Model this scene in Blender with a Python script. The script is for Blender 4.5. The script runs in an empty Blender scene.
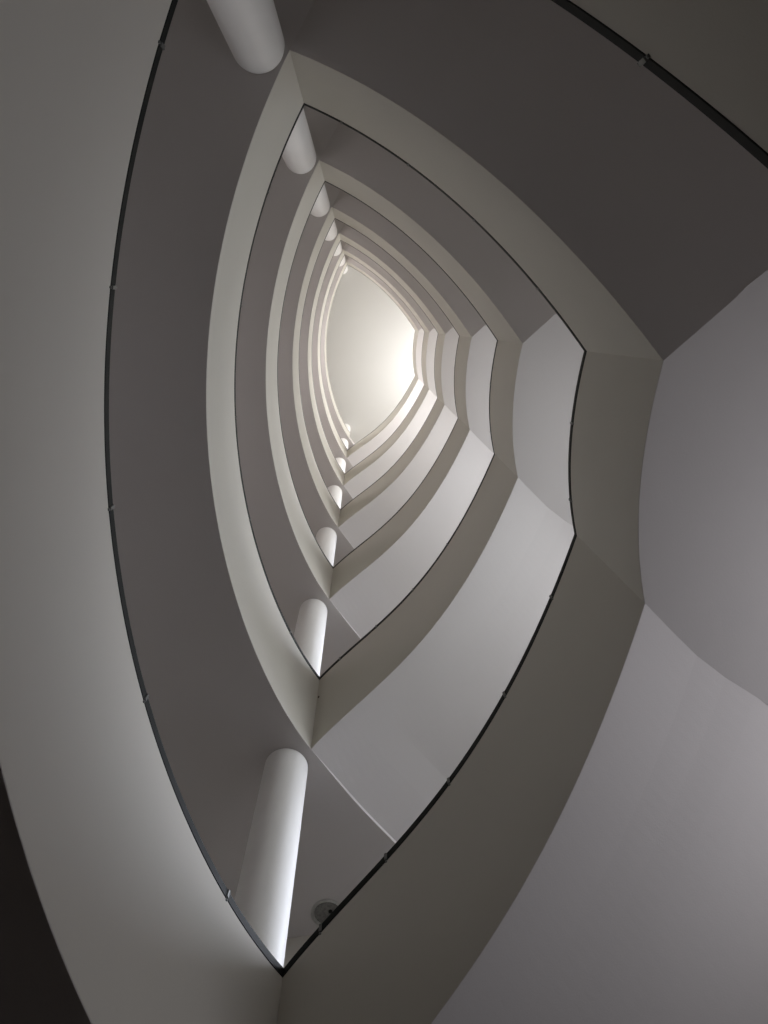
import bpy, bmesh, math, random
from mathutils import Vector, Matrix
from mathutils.geometry import tessellate_polygon

random.seed(4)
S = bpy.context.scene
COL = S.collection
H = 4.0            # storey height in metres
EYE = 1.125        # camera height above the ground floor


def Z(h):
    return h * H + EYE


# ------------------------------------------------------------------ camera
FPX = 777.6
VX, VY = 363.4 - 384, 324.2 - 512          # where the verticals meet, from the picture centre
zc = Vector((VX, VY, FPX)).normalized()
xc = (Vector((1, 0, 0)) - zc * zc.x).normalized()
yc = zc.cross(xc)
right = Vector((xc.x, yc.x, zc.x))
down = Vector((xc.y, yc.y, zc.y))
fwd = Vector((xc.z, yc.z, zc.z))
cam_data = bpy.data.cameras.new('camera')
cam = bpy.data.objects.new('camera', cam_data)
COL.objects.link(cam)
cam_data.sensor_fit = 'HORIZONTAL'
cam_data.sensor_width = 36
cam_data.lens = FPX / 768 * 36
cam_data.clip_start = 0.05
m3 = Matrix((right, -down, -fwd)).transposed()
cam.matrix_world = Matrix.Translation((0, 0, EYE)) @ m3.to_4x4()
S.camera = cam

# ------------------------------------------------------------------ view
S.view_settings.view_transform = 'Standard'
S.view_settings.look = 'None'
S.view_settings.gamma = 1
S.view_settings.use_curve_mapping = False
S.view_settings.exposure = 0.0
S.cycles.use_denoising = True
S.cycles.max_bounces = 16
S.cycles.diffuse_bounces = 10
S.cycles.sample_clamp_indirect = 6

# ------------------------------------------------------------------ sky outside
W = bpy.data.worlds.new('sky')
S.world = W
W.use_nodes = True
bg = W.node_tree.nodes['Background']
bg.inputs[0].default_value = (0.72, 0.82, 1.0, 1)
bg.inputs[1].default_value = 0.24

# daylight entering the landing windows, one area lamp just inside each pane (storey: watts, colour)
DAY = {0: (37, (0.955, 0.945, 1.0)), 1: (108, (0.95, 0.97, 1.0)), 2: (150, (0.97, 0.98, 1.0)),
       3: (160, (1.0, 0.99, 0.98)), 4: (240, (1, 0.99, 0.97)), 5: (320, (1, 0.98, 0.96)), 6: (330, (1, 0.98, 0.95))}
for n, (watt, colr) in DAY.items():
    ld = bpy.data.lights.new('window_daylight', 'AREA')
    ld.shape = 'RECTANGLE'
    lo, hi = (0.55 + n, 1.02 + n) if n < 6 else (6.50, 7.56)
    ld.size = (hi - lo) * H
    ld.size_y = 0.70 * H
    ld.energy = watt
    ld.color = colr
    lob = bpy.data.objects.new('window_daylight', ld)
    COL.objects.link(lob)
    lob.location = (0.975 * H, 0.42 * H, Z((lo + hi) / 2))
    lob.rotation_euler = (0, math.radians(90 - (0 if n in (0, 6) else 35)), 0)   # shines towards -x

# added warm fill at the left wall, no source seen, for the shaded parapets
FILL_L = {0: 4.8, 1: 16, 2: 28, 3: 50, 4: 90, 5: 150}
for n, watt in FILL_L.items():
    ld = bpy.data.lights.new('gallery_fill', 'AREA')
    ld.shape = 'RECTANGLE'
    ld.size = 0.44 * H
    ld.size_y = 0.60 * H
    ld.energy = watt
    ld.color = (1.0, 0.88 + .014 * n, 0.88 + .014 * n)  # warm
    lob = bpy.data.objects.new('gallery_fill', ld)
    COL.objects.link(lob)
    lob.location = (-1.0 * H, 0.20 * H, Z(1.20 + n))
    lob.rotation_euler = (0, math.radians(-90), 0)   # shines towards +x

# added cool fill above each lower flight, brightening bottom columns and gallery parapets
FILL_F = {1: 33, 2: 34, 3: 26, 4: 24, 5: 24, 6: 24}
FWC, FWN = Vector((.585, 1.245)), Vector((-.70, -.714))      # middle of the flat wall stretch and its inward normal
for n, watt in FILL_F.items():
    ld = bpy.data.lights.new('stair_fill', 'AREA')
    ld.shape = 'RECTANGLE'
    ld.size = 0.34 * H
    ld.size_y = 0.44 * H
    ld.energy = watt
    ld.color = (0.84, 0.88, 1.0)
    ld.spread = math.radians(85)      # narrow beam, kept off the soffits
    lob = bpy.data.objects.new('stair_fill', ld)
    COL.objects.link(lob)
    lob.location = ((FWC.x + FWN.x * .03) * H, (FWC.y + FWN.y * .03) * H, Z(.53 + n))
    lob.rotation_euler = Vector((FWN.x - .45, FWN.y, -.85)).to_track_quat('-Z', 'Y').to_euler()


# ------------------------------------------------------------------ materials
def mat(name, base, rough=0.6, metal=0.0, var=0.0, scale=3.0, bump=0.0, bscale=60.0, detail_col=None):
    m = bpy.data.materials.new(name)
    m.use_nodes = True
    nt = m.node_tree
    b = nt.nodes['Principled BSDF']
    b.inputs['Base Color'].default_value = (*base, 1)
    b.inputs['Roughness'].default_value = rough
    b.inputs['Metallic'].default_value = metal
    tc = nt.nodes.new('ShaderNodeTexCoord')
    if var > 0 or detail_col:
        no = nt.nodes.new('ShaderNodeTexNoise')
        no.inputs['Scale'].default_value = scale
        no.inputs['Detail'].default_value = 5
        nt.links.new(tc.outputs['Object'], no.inputs['Vector'])
        mx = nt.nodes.new('ShaderNodeMix')
        mx.data_type = 'RGBA'
        a = detail_col or tuple(c * (1 - var) for c in base)
        mx.inputs[6].default_value = (*a, 1)
        mx.inputs[7].default_value = (*base, 1)
        rp = nt.nodes.new('ShaderNodeValToRGB')
        rp.color_ramp.elements[0].position = 0.35
        rp.color_ramp.elements[1].position = 0.6
        nt.links.new(no.outputs['Fac'], rp.inputs['Fac'])
        nt.links.new(rp.outputs['Color'], mx.inputs[0])
        nt.links.new(mx.outputs[2], b.inputs['Base Color'])
    if bump > 0:
        n2 = nt.nodes.new('ShaderNodeTexNoise')
        n2.inputs['Scale'].default_value = bscale
        n2.inputs['Detail'].default_value = 3
        nt.links.new(tc.outputs['Object'], n2.inputs['Vector'])
        bp = nt.nodes.new('ShaderNodeBump')
        bp.inputs['Strength'].default_value = bump
        bp.inputs['Distance'].default_value = 0.004
        nt.links.new(n2.outputs['Fac'], bp.inputs['Height'])
        nt.links.new(bp.outputs['Normal'], b.inputs['Normal'])
    return m


ROOFW = mat('white_roof_ceiling', (0.74, 0.735, 0.72), 0.8, var=0.02, scale=0.5)
PAINT = mat('cream_wall_paint', (0.575, 0.550, 0.498), 0.75, var=0.03, scale=0.8, bump=0.15, bscale=90)
CEIL = mat('white_soffit_paint', (0.575, 0.548, 0.54), 0.8, var=0.03, scale=0.7, bump=0.15, bscale=90)
COLP = mat('white_column_paint', (0.88, 0.865, 0.85), 0.5, var=0.03, scale=2, bump=0.05)
STONE = mat('brown_stone_floor', (0.12, 0.085, 0.078), 0.5, scale=9, detail_col=(0.08, 0.056, 0.05))
RAIL = mat('black_rail_metal', (0.009, 0.011, 0.010), 0.6, 0.0, var=0.3, scale=20)
STEEL = mat('bracket_steel', (0.16, 0.165, 0.16), 0.4, 0.4, var=0.2, scale=30)
FRAME = mat('window_frame_metal', (0.06, 0.06, 0.065), 0.4, 0.5, var=0.2, scale=20)
LAMPG = mat('lamp_glass', (0.2, 0.2, 0.19), 0.2, 0.0, var=0.3, scale=40)
LAMPR = mat('lamp_ring', (0.50, 0.50, 0.48), 0.4, 0.3, var=0.15, scale=30)
KNOB = mat('fixing_brown', (0.09, 0.06, 0.05), 0.5, 0.2, var=0.2, scale=30)
RAIL.node_tree.nodes['Principled BSDF'].inputs['Specular IOR Level'].default_value = 0.15
GLASS = bpy.data.materials.new('window_glass')
GLASS.use_nodes = True
_nt = GLASS.node_tree
_nt.nodes.remove(_nt.nodes['Principled BSDF'])
_tr = _nt.nodes.new('ShaderNodeBsdfTransparent')
_tr.inputs[0].default_value = (0.93, 0.96, 0.95, 1)
_gl = _nt.nodes.new('ShaderNodeBsdfGlossy')
_gl.inputs['Roughness'].default_value = 0.02
_fr = _nt.nodes.new('ShaderNodeFresnel')
_mx = _nt.nodes.new('ShaderNodeMixShader')
_nt.links.new(_fr.outputs[0], _mx.inputs[0])
_nt.links.new(_tr.outputs[0], _mx.inputs[1])
_nt.links.new(_gl.outputs[0], _mx.inputs[2])
_nt.links.new(_mx.outputs[0], _nt.nodes['Material Output'].inputs[0])


# ------------------------------------------------------------------ mesh helpers
def link(name, verts, faces, material, parent=None, smooth=False, loc=None):
    me = bpy.data.meshes.new(name)
    me.from_pydata([tuple(v) for v in verts], [], faces)
    bm = bmesh.new()
    bm.from_mesh(me)
    bmesh.ops.remove_doubles(bm, verts=bm.verts, dist=1e-5)
    bmesh.ops.recalc_face_normals(bm, faces=bm.faces)
    bm.to_mesh(me)
    bm.free()
    me.materials.append(material)
    if smooth:
        for p in me.polygons:
            p.use_smooth = True
        try:
            me.set_sharp_from_angle(angle=math.radians(35))
        except Exception:
            pass
    o = bpy.data.objects.new(name, me)
    COL.objects.link(o)
    if parent:
        o.parent = parent
        o.matrix_parent_inverse = parent.matrix_world.inverted()
    return o


def thing(name, label, cat, loc, group=None):
    o = bpy.data.objects.new(name, None)
    COL.objects.link(o)
    o.empty_display_size = 0.2
    o.location = loc
    o.matrix_world = Matrix.Translation(loc)
    o['label'] = label
    o['category'] = cat
    if group:
        o['group'] = group
    return o


def struct(name, verts, faces, material, smooth=False):
    o = link(name, verts, faces, material, None, smooth)
    o['kind'] = 'structure'
    return o


def sweep(rings):
    """closed tube through a list of equally long rings, capped at both ends"""
    k = len(rings[0])
    v = [p for r in rings for p in r]
    f = []
    for i in range(len(rings) - 1):
        for j in range(k):
            a, b = i * k + j, i * k + (j + 1) % k
            f.append((a, b, b + k, a + k))
    f.append(tuple(range(k)))
    f.append(tuple(range((len(rings) - 1) * k, len(rings) * k)))
    return v, f


def box(x0, x1, y0, y1, z0, z1, v, f):
    b = len(v)
    v += [(x0, y0, z0), (x1, y0, z0), (x1, y1, z0), (x0, y1, z0), (x0, y0, z1), (x1, y0, z1), (x1, y1, z1), (x0, y1, z1)]
    f += [tuple(b + i for i in q) for q in ((0, 1, 2, 3), (4, 5, 6, 7), (0, 1, 5, 4), (1, 2, 6, 5), (2, 3, 7, 6), (3, 0, 4, 7))]


def prism(poly, z0, z1):
    """solid slab over a plan polygon (metres)"""
    n = len(poly)
    v = [(p[0], p[1], z0) for p in poly] + [(p[0], p[1], z1) for p in poly]
    f = []
    for t in tessellate_polygon([[Vector((p[0], p[1], 0)) for p in poly]]):
        f.append(tuple(t))
        f.append(tuple(i + n for i in reversed(t)))
    for i in range(n):
        j = (i + 1) % n
        f.append((i, j, j + n, i + n))
    return v, f


# ------------------------------------------------------------------ plan of the well (units of one storey)
V2 = lambda x, y: Vector((x, y))
T, B = V2(-.13427, -.4962), V2(-.12655, .94919)
P, Q = V2(.42292, .04997), V2(.42528, .41247)
BEZ = {'gallery': (T, V2(-.4921, .13647), V2(-.26165, .76262), B),
       'upper': (T, V2(.09957, -.36749), V2(.2868, -.17914), P),
       'landing': (P, V2(.39944, .16933), V2(.3949, .29235), Q),
       'lower': (Q, V2(.20052, .80892), V2(.02214, .83721), B)}
HL, TL, HP, TP = .61429, .35505, .10698, .38586      # soffit and parapet heights: gallery, landing
GUARD = .25                                          # floor to parapet top


def bez(c, n):
    raw = []
    for i in range(401):
        t = i / 400
        raw.append(c[0] * (1 - t) ** 3 + c[1] * 3 * (1 - t) ** 2 * t + c[2] * 3 * (1 - t) * t * t + c[3] * t ** 3)
    return resample(raw, n)


def resample(raw, n):
    d = [0]
    for a, b in zip(raw, raw[1:]):
        d.append(d[-1] + (b - a).length)
    out, k = [], 0
    for i in range(n):
        s = d[-1] * i / (n - 1)
        while k < len(d) - 2 and d[k + 1] < s:
            k += 1
        u = (s - d[k]) / max(d[k + 1] - d[k], 1e-9)
        out.append(raw[k].lerp(raw[k + 1], min(u, 1)))
    return out


NS = {'gallery': 97, 'upper': 73, 'landing': 33, 'lower': 73}
CUR = {k: bez(c, NS[k]) for k, c in BEZ.items()}
MID = V2(.05, .23)


def normals(pts):
    out = []
    for i in range(len(pts)):
        t = (pts[min(i + 1, len(pts) - 1)] - pts[max(i - 1, 0)]).normalized()
        n = V2(t.y, -t.x)
        if n.dot(pts[i] - MID) < 0:
            n = -n
        out.append(n)
    return out


NRM = {k: normals(c) for k, c in CUR.items()}


def mitre(a, b):
    return (a + b) / (1 + a.dot(b))


_mt = mitre(NRM['gallery'][0], NRM['upper'][0])
_mb = mitre(NRM['gallery'][-1], NRM['lower'][-1])
_mp = mitre(NRM['upper'][-1], NRM['landing'][0])
_mq = mitre(NRM['landing'][-1], NRM['lower'][0])
NRM['gallery'][0] = NRM['upper'][0] = _mt
NRM['gallery'][-1] = NRM['lower'][-1] = _mb
NRM['upper'][-1] = NRM['landing'][0] = _mp
NRM['landing'][-1] = NRM['lower'][0] = _mq


def offs(k, d):
    return [p + n * d for p, n in zip(CUR[k], NRM[k])]


def levels(k, n):
    """soffit height and parapet height along the run"""
    m = NS[k]
    out = []
    for i in range(m):
        s = i / (m - 1)
        if k == 'gallery':
            out.append((HL + n, TL))
        elif k == 'landing':
            out.append((HP + n, TP))
        elif k == 'upper':
            out.append((HL + n + (HP - HL) * s, TL + (TP - TL) * s))
        else:
            out.append((HP + n + (HL - 1 - HP) * s, TP + (TL - TP) * s))
    return out


def P3(p, h):
    return (p.x * H, p.y * H, Z(h))


PT = .030                                            # parapet thickness


def parapet_mesh(k, n):
    inn, out = CUR[k], offs(k, PT)
    rings = []
    for i, (hb, th) in enumerate(levels(k, n)):
        h0 = max(hb, (0.0 - EYE) / H + .001)
        h1 = max(hb + th, h0 + .002)
        rings.append([P3(inn[i], h0), P3(inn[i], h1), P3(out[i], h1), P3(out[i], min(h0 + .03, h1 - .001))])
    return sweep(rings)


def rail_mesh(k, n):
    a, b, c, d = offs(k, -.0009), offs(k, .0003), offs(k, .0090), offs(k, .0105)
    rings = []
    for i, (hb, th) in enumerate(levels(k, n)):
        z = hb + th
        if z < (0 - EYE) / H + .01:
            continue
        lo, hi, r = z + .0002, z + .0180, .0014
        rings.append([P3(b[i], lo), P3(a[i], lo + r), P3(a[i], hi - r), P3(b[i], hi), P3(c[i], hi), P3(d[i], hi - r), P3(d[i], lo + r), P3(c[i], lo)])
    return sweep(rings)


def bracket_mesh(k, n, s):
    """small plate clipped under the rail with its screw head"""
    m = NS[k]
    x = s * (m - 1)
    i = min(int(x), m - 2)
    u = x - i
    p = CUR[k][i].lerp(CUR[k][i + 1], u)
    nn = NRM[k][i].lerp(NRM[k][i + 1], u).normalized()
    t = V2(-nn.y, nn.x)
    la, lb = levels(k, n)[i], levels(k, n)[i + 1]
    z = (la[0] + la[1]) * (1 - u) + (lb[0] + lb[1]) * u
    v, f = [], []

    def blk(w, d0, d1, z0, z1):
        b = len(v)
        for zz in (z0, z1):
            for sx, dd in ((-w, d0), (w, d0), (w, d1), (-w, d1)):
                v.append(P3(p + t * sx + nn * dd, z + zz))
        f.extend(tuple(b + j for j in q) for q in ((0, 1, 2, 3), (4, 5, 6, 7), (0, 1, 5, 4), (1, 2, 6, 5), (2, 3, 7, 6), (3, 0, 4, 7)))
    blk(.0016, -.0016, .004, -.0030, .0006)
    blk(.0008, -.0024, -.0014, -.0022, -.0008)
    blk(.0022, -.0026, .0010, .0030, .0175)
    return v, f


BR = {'gallery': [.14, .32, .50, .677, .895], 'upper': [.13, .36, .59, .82], 'landing': [.38, .80], 'lower': [.155, .385, .585, .76, .915]}

# ------------------------------------------------------------------ outer edges of the plan
To, Bo = V2(.20, -.98), V2(.25, 1.41)
Po, Qo = V2(1.0, -.42), V2(1.0, .88)
TLINE = [T, V2(-.05, -.64), V2(.04, -.76), To]
BLINE = [B, V2(-.030, 1.083), V2(.066, 1.199), Bo]
PLINE = [P, V2(.512, -.031), V2(.56, -.075), Po]
QLINE = [Q, V2(.528, .512), V2(.638, .587), V2(.76, .685), Qo]


def smooth(pts, n=17):
    q = [pts[0] * 2 - pts[1]] + pts + [pts[-1] * 2 - pts[-2]]
    out = []
    for i in range(1, len(q) - 2):
        for k in range(n):
            t = k / n
            a, b, c, d = q[i - 1], q[i], q[i + 1], q[i + 2]
            out.append((b * 2 + (c - a) * t + (a * 2 - b * 5 + c * 4 - d) * t * t + (b * 3 - a - c * 3 + d) * t ** 3) * .5)
    return resample(out + [pts[-1]], 25)


TLINE, BLINE, PLINE, QLINE = smooth(TLINE), smooth(BLINE), smooth(PLINE), smooth(QLINE)


def arc(a, b, bulge, n=25):
    m = (a + b) / 2
    d = (b - a)
    nn = V2(d.y, -d.x).normalized()
    if nn.dot(m - MID) < 0:
        nn = -nn
    c = m + nn * bulge * 2
    return [a * (1 - i / (n - 1)) ** 2 + c * 2 * (1 - i / (n - 1)) * (i / (n - 1)) + b * (i / (n - 1)) ** 2 for i in range(n)]


OUTU = arc(To, Po, .12)
FW0, FW1 = FWC + V2(.714, -.70) * .20, FWC - V2(.714, -.70) * .20
OUTD = [Qo, V2(.95, .93), V2(.87, 1.0)][:2] + [FW0, FW1] + [V2(.36, 1.38), Bo]
OUTG = [To, V2(-.45, -1.12), V2(-.86, -.72), V2(-1.03, -.15), V2(-1.03, .55), V2(-.92, 1.1), V2(-.5, 1.5), Bo]


def coons(inner, outer, start, end, ni, nj):
    """plan grid; inner/outer run with i, start/end lines run with j"""
    I, O = resample(inner, ni), resample(outer, ni)
    A, E = resample(start, nj), resample(end, nj)
    g = []
    for i in range(ni):
        s = i / (ni - 1)
        row = []
        for j in range(nj):
            r = j / (nj - 1)
            row.append(I[i] * (1 - r) + O[i] * r + A[j] * (1 - s) + E[j] * s
                       - (I[0] * (1 - s) * (1 - r) + I[-1] * s * (1 - r) + O[0] * (1 - s) * r + O[-1] * s * r))
        g.append(row)
    return g


STEPS = 12


def flight_mesh(k, n):
    inner = offs(k, .0004)
    if k == 'upper':
        st, en, outer = [inner[0]] + TLINE[1:], [inner[-1]] + PLINE[1:], OUTU
        ha, hb, ta, tb = HL + n, HP + n, TL, TP
    else:
        st, en, outer = [inner[0]] + QLINE[1:], [inner[-1]] + BLINE[1:], OUTD
        ha, hb, ta, tb = HP + n, HL - 1 + n, TP, TL
    per = 4
    ni, nj = STEPS * per + 1, 13
    g = coons(inner, outer, st, en, ni, nj)
    v, f = [], []

    def lift(s, r):                                     # lower flights meet the floor slab a little above its underside
        return .011 * s ** 3 * min(1, r * 5) if k == 'lower' else 0

    def soff(s, r):
        return max(ha + (hb - ha) * s + lift(s, r) - .0008, (0 - EYE) / H + .0005)
    for i in range(ni):
        for j in range(nj):
            v.append(P3(g[i][j], soff(i / (ni - 1), j / (nj - 1))))
    for i in range(ni - 1):
        for j in range(nj - 1):
            a = i * nj + j
            f.append((a, a + 1, a + nj + 1, a + nj))
    for q in range(STEPS):
        s1 = (q + 1) / STEPS                         # going down as s grows: each tread at its lower level
        zt = max(ha + ta - GUARD + ((hb + tb) - (ha + ta)) * s1, (0 - EYE) / H + .001)
        b = len(v)
        for i in range(per + 1):
            for j in range(nj):
                v.append(P3(g[q * per + i][j], zt))
        for i in range(per):
            for j in range(nj - 1):
                a = b + i * nj + j
                f.append((a, a + 1, a + nj + 1, a + nj))
        for i in range(per):
            for j in (0, nj - 1):
                u = (q * per + i) * nj + j
                a = b + i * nj + j
                f.append((u, u + nj, a + nj, a))
        if q == 0:
            for j in range(nj - 1):
                f.append((j, j + 1, b + j + 1, b + j))
        else:
            for j in range(nj - 1):
                f.append((pb + j, pb + j + 1, b + j + 1, b + j))
        pb = b + per * nj
    e = (ni - 1) * nj
    for j in range(nj - 1):
        f.append((e + j, e + j + 1, pb + j + 1, pb + j))
    return v, f


def slab_poly(k):
    inn = offs(k, .0004)
    if k == 'landing':
        return inn + QLINE[1:] + [Po] + PLINE[1:-1][::-1]
    return [p for p in TLINE[1:][::-1]] + inn + BLINE[1:] + OUTG[1:-1][::-1]


def M(poly):
    return [(p.x * H, p.y * H) for p in poly]


# ------------------------------------------------------------------ the shell
TOP = 7.614
v, f = prism(M(OUTG[::-1][:-1] + OUTU[:-1] + [Po, Qo] + OUTD[1:-1]), -.2, 0.0)
struct('floor', v, f, STONE)
v, f = prism(M(OUTG[::-1][:-1] + OUTU[:-1] + [Po, Qo] + OUTD[1:-1]), Z(TOP), Z(TOP) + .3)
struct('ceiling', v, f, ROOFW)


def wall(name, pts, t=.05):
    rings = []
    for i, p in enumerate(pts):
        d = (pts[min(i + 1, len(pts) - 1)] - pts[max(i - 1, 0)]).normalized()
        n = V2(d.y, -d.x)
        if n.dot(p - MID) < 0:
            n = -n
        a, b = p + n * .0, p + n * t
        rings.append([(a.x * H, a.y * H, -.2), (a.x * H, a.y * H, Z(TOP) + .3), (b.x * H, b.y * H, Z(TOP) + .3), (b.x * H, b.y * H, -.2)])
    v, f = sweep(rings)
    return struct(name, v, f, PAINT)


wall('wall_left', OUTG[:4])
wall('wall_left', OUTG[4:])
wall('wall_back', OUTU)
wall('wall_front', OUTD[:3])
wall('wall_front', OUTD[3:])
# right wall: piers, spandrels and one window per landing
v, f = [], []
X0, X1 = 1.0 * H, 1.05 * H
WY0, WY1 = .00 * H, .80 * H
box(X0, X1, Po.y * H, WY0, -.2, Z(TOP) + .3, v, f)
box(X0, X1, WY1, Qo.y * H, -.2, Z(TOP) + .3, v, f)
open_ = [((.50 + n), (1.04 + n) if n < 6 else 7.58) for n in range(7)]
zlast = -.2
for lo, hi in open_:
    box(X0, X1, WY0, WY1, zlast, Z(lo), v, f)
    zlast = Z(hi)
box(X0, X1, WY0, WY1, zlast, Z(TOP) + .3, v, f)
struct('wall_right', v, f, PAINT)
# front wall beside the stairs: flat stretch with an added unseen window above each lower flight
v, f = [], []


def quadblock(a, b, d0, d1, z0, z1, v, f):
    k = len(v)
    nn = -FWN
    for z in (z0, z1):
        for p, d in ((a, d0), (b, d0), (b, d1), (a, d1)):
            q = p + nn * d
            v.append((q.x * H, q.y * H, z))
    f += [tuple(k + i for i in q) for q in ((0, 1, 2, 3), (4, 5, 6, 7), (0, 1, 5, 4), (1, 2, 6, 5), (2, 3, 7, 6), (3, 0, 4, 7))]


fopen = [(.30 + n, .76 + n) for n in range(1, 7)]
zlast = -.2
for lo, hi in fopen:
    quadblock(FW0, FW1, 0, .05, zlast, Z(lo), v, f)
    zlast = Z(hi)
quadblock(FW0, FW1, 0, .05, zlast, Z(TOP) + .3, v, f)
struct('wall_front', v, f, PAINT)
for n, (lo, hi) in enumerate(fopen):
    v, f = [], []
    fb = (FW1 - FW0)
    quadblock(FW0, FW1, .012, .026, Z(lo), Z(lo) + .06, v, f)
    quadblock(FW0, FW1, .012, .026, Z(hi) - .06, Z(hi), v, f)
    for q in range(3):
        a = FW0 + fb * (.97 * q / 2)
        quadblock(a, a + fb * .03, .0125, .0255, Z(lo) + .06, Z(hi) - .06, v, f)
    o = struct('window_%d' % (n + 14), v, f, FRAME)
    v, f = [], []
    quadblock(FW0 + fb * .01, FW0 + fb * .99, .018, .020, Z(lo) + .02, Z(hi) - .02, v, f)
    link('glass_pane', v, f, GLASS, o)
# left wall between its two angled ends, with an added unseen window on each gallery
v, f = [], []
LX0, LX1 = -1.08 * H, -1.03 * H
LY0, LY1 = -.12 * H, .52 * H
box(LX0, LX1, -.15 * H, LY0, -.2, Z(TOP) + .3, v, f)
box(LX0, LX1, LY1, .55 * H, -.2, Z(TOP) + .3, v, f)
lopen = [(.95 + n, 1.45 + n) for n in range(6)]
zlast = -.2
for lo, hi in lopen:
    box(LX0, LX1, LY0, LY1, zlast, Z(lo), v, f)
    zlast = Z(hi)
box(LX0, LX1, LY0, LY1, zlast, Z(TOP) + .3, v, f)
struct('wall_left', v, f, PAINT)
wins = [(lo, hi, X0 + .05, WY0, WY1) for lo, hi in open_] + [(lo, hi, LX1 - .11, LY0, LY1) for lo, hi in lopen]
for n, (lo, hi, xa, WY0, WY1) in enumerate(wins):
    v, f = [], []
    z0, z1, w = Z(lo), Z(hi), .06
    xb = xa + .06
    box(xa, xb, WY0, WY1, z0, z0 + w, v, f)
    box(xa, xb, WY0, WY1, z1 - w, z1, v, f)
    for q in range(5):
        y = WY0 + (WY1 - WY0 - w) * q / 4
        box(xa + .001, xb - .001, y, y + w, z0 + w, z1 - w, v, f)
    o = struct('window_%d' % (n + 1), v, f, FRAME)
    v, f = [], []
    box(xa + .025, xa + .033, WY0 + .02, WY1 - .02, z0 + .02, z1 - .02, v, f)
    link('glass_pane', v, f, GLASS, o)

# ------------------------------------------------------------------ storeys
ORD = ['lowest', 'second lowest', 'third lowest', 'middle', 'third highest', 'second highest', 'topmost']


def wing(k, n, name, label, cat, group, slab):
    c = CUR[k][len(CUR[k]) // 2]
    hb = levels(k, n)[len(CUR[k]) // 2][0]
    t = thing(name, label, cat, P3(c, hb), group)
    v, f = slab
    link('underside_slab' if k in ('upper', 'lower') else 'floor_slab', v, f, CEIL, t)
    v, f = parapet_mesh(k, n)
    link('parapet', v, f, PAINT, t, smooth=True)
    v, f = rail_mesh(k, n)
    r = link('handrail', v, f, RAIL, t, smooth=True)
    r['label'] = 'thin black handrail'
    if n < 4:
        for s in BR[k]:
            v, f = bracket_mesh(k, n, s)
            link('bracket', v, f, STEEL, r)
    return t


for n in range(7):
    g = wing('gallery', n, 'gallery_balcony', '%s curved cream gallery balcony on the left side of the stairwell' % ORD[n],
             'balcony', 'curved galleries stacked on the left', prism(M(slab_poly('gallery')), Z(HL + n - .0008), Z(HL + n + TL - GUARD)))
    wing('upper', n, 'stair_flight', '%s curved stair flight with dark underside, rising to the top tip of the well' % ORD[n],
         'stairs', 'stair flights at upper right', flight_mesh('upper', n))
    wing('landing', n, 'stair_landing', '%s landing balcony, short inward-bulging parapet between the two flights' % ORD[n],
         'landing', 'landings at right', prism(M(slab_poly('landing')), Z(HP + n - .0008), Z(HP + n + TP - GUARD)))
    if n > 0:
        d = wing('lower', n, 'stair_flight', '%s curved stair flight with pale underside, descending to the bottom tip of the well' % ORD[n],
                 'stairs', 'stair flights at lower right', flight_mesh('lower', n))
        if n == 2:
            LOW2 = d

# ------------------------------------------------------------------ columns
def column(c, n, where):
    h0 = HL + n + TL - GUARD
    h1 = HL + n + 1 if n < 6 else TOP
    r = .050 * H
    z0, z1 = Z(h0), Z(h1)
    prof = [(r + .004, z0), (r + .004, z0 + .08), (r, z0 + .09), (r, z1 - .012), (r - .006, z1 - .006), (r - .006, z1)]
    rings = []
    for rr, z in prof:
        rings.append([(c.x * H + rr * math.cos(a * math.tau / 64), c.y * H + rr * math.sin(a * math.tau / 64), z) for a in range(64)])
    t = thing('round_column', '%s round white column at the %s tip of the stairwell' % (ORD[n], where), 'column',
              (c.x * H, c.y * H, z0), 'columns at the %s tip' % where)
    v, f = sweep(rings[2:])
    link('shaft', v, f, COLP, t, smooth=True)
    v, f = sweep(rings[:3])
    link('base_ring', v, f, COLP, t, smooth=True)


for n in range(7):
    column(V2(-.193, -.505), n, 'top')
    column(V2(-.184, .995), n, 'bottom')

# ------------------------------------------------------------------ downlight beside the lowest bottom column
def disc(cx, cy, prof, seg=48):
    return sweep([[(cx + r * math.cos(a * math.tau / seg), cy + r * math.sin(a * math.tau / seg), z) for a in range(seg)] for r, z in prof])


lx, ly, lz = -.096 * H, 1.393 * H, Z(HL + 1)
lt = thing('ceiling_light', 'round unlit ceiling light beside the lowest bottom column, half behind the handrail', 'ceiling light', (lx, ly, lz))
v, f = disc(lx, ly, [(.160, lz), (.160, lz - .016), (.152, lz - .022), (.140, lz - .022), (.133, lz - .012), (.133, lz)])
link('trim_ring', v, f, LAMPR, lt, smooth=True)
v, f = disc(lx, ly, [(.130, lz - .001), (.126, lz - .010), (.07, lz - .013), (.02, lz - .014)])
link('lens', v, f, LAMPG, lt, smooth=True)
v, f = disc(lx + .03, ly - .03, [(.020, lz - .0135), (.020, lz - .024), (.012, lz - .028)], 16)
link('lamp_holder', v, f, RAIL, lt, smooth=True)

# small round fixing on the parapet tip above the second bottom column
fp = B + V2(.004, -.0015)
fz = Z(HL + 1 + TL * .70)
v, f = disc(0, 0, [(.016, 0), (.016, .012), (.010, .018)], 16)
vv = [(fp.x * H + x * .55, fp.y * H - z, fz + y) for x, y, z in v]
link('fixing', vv, f, KNOB, LOW2, smooth=True)
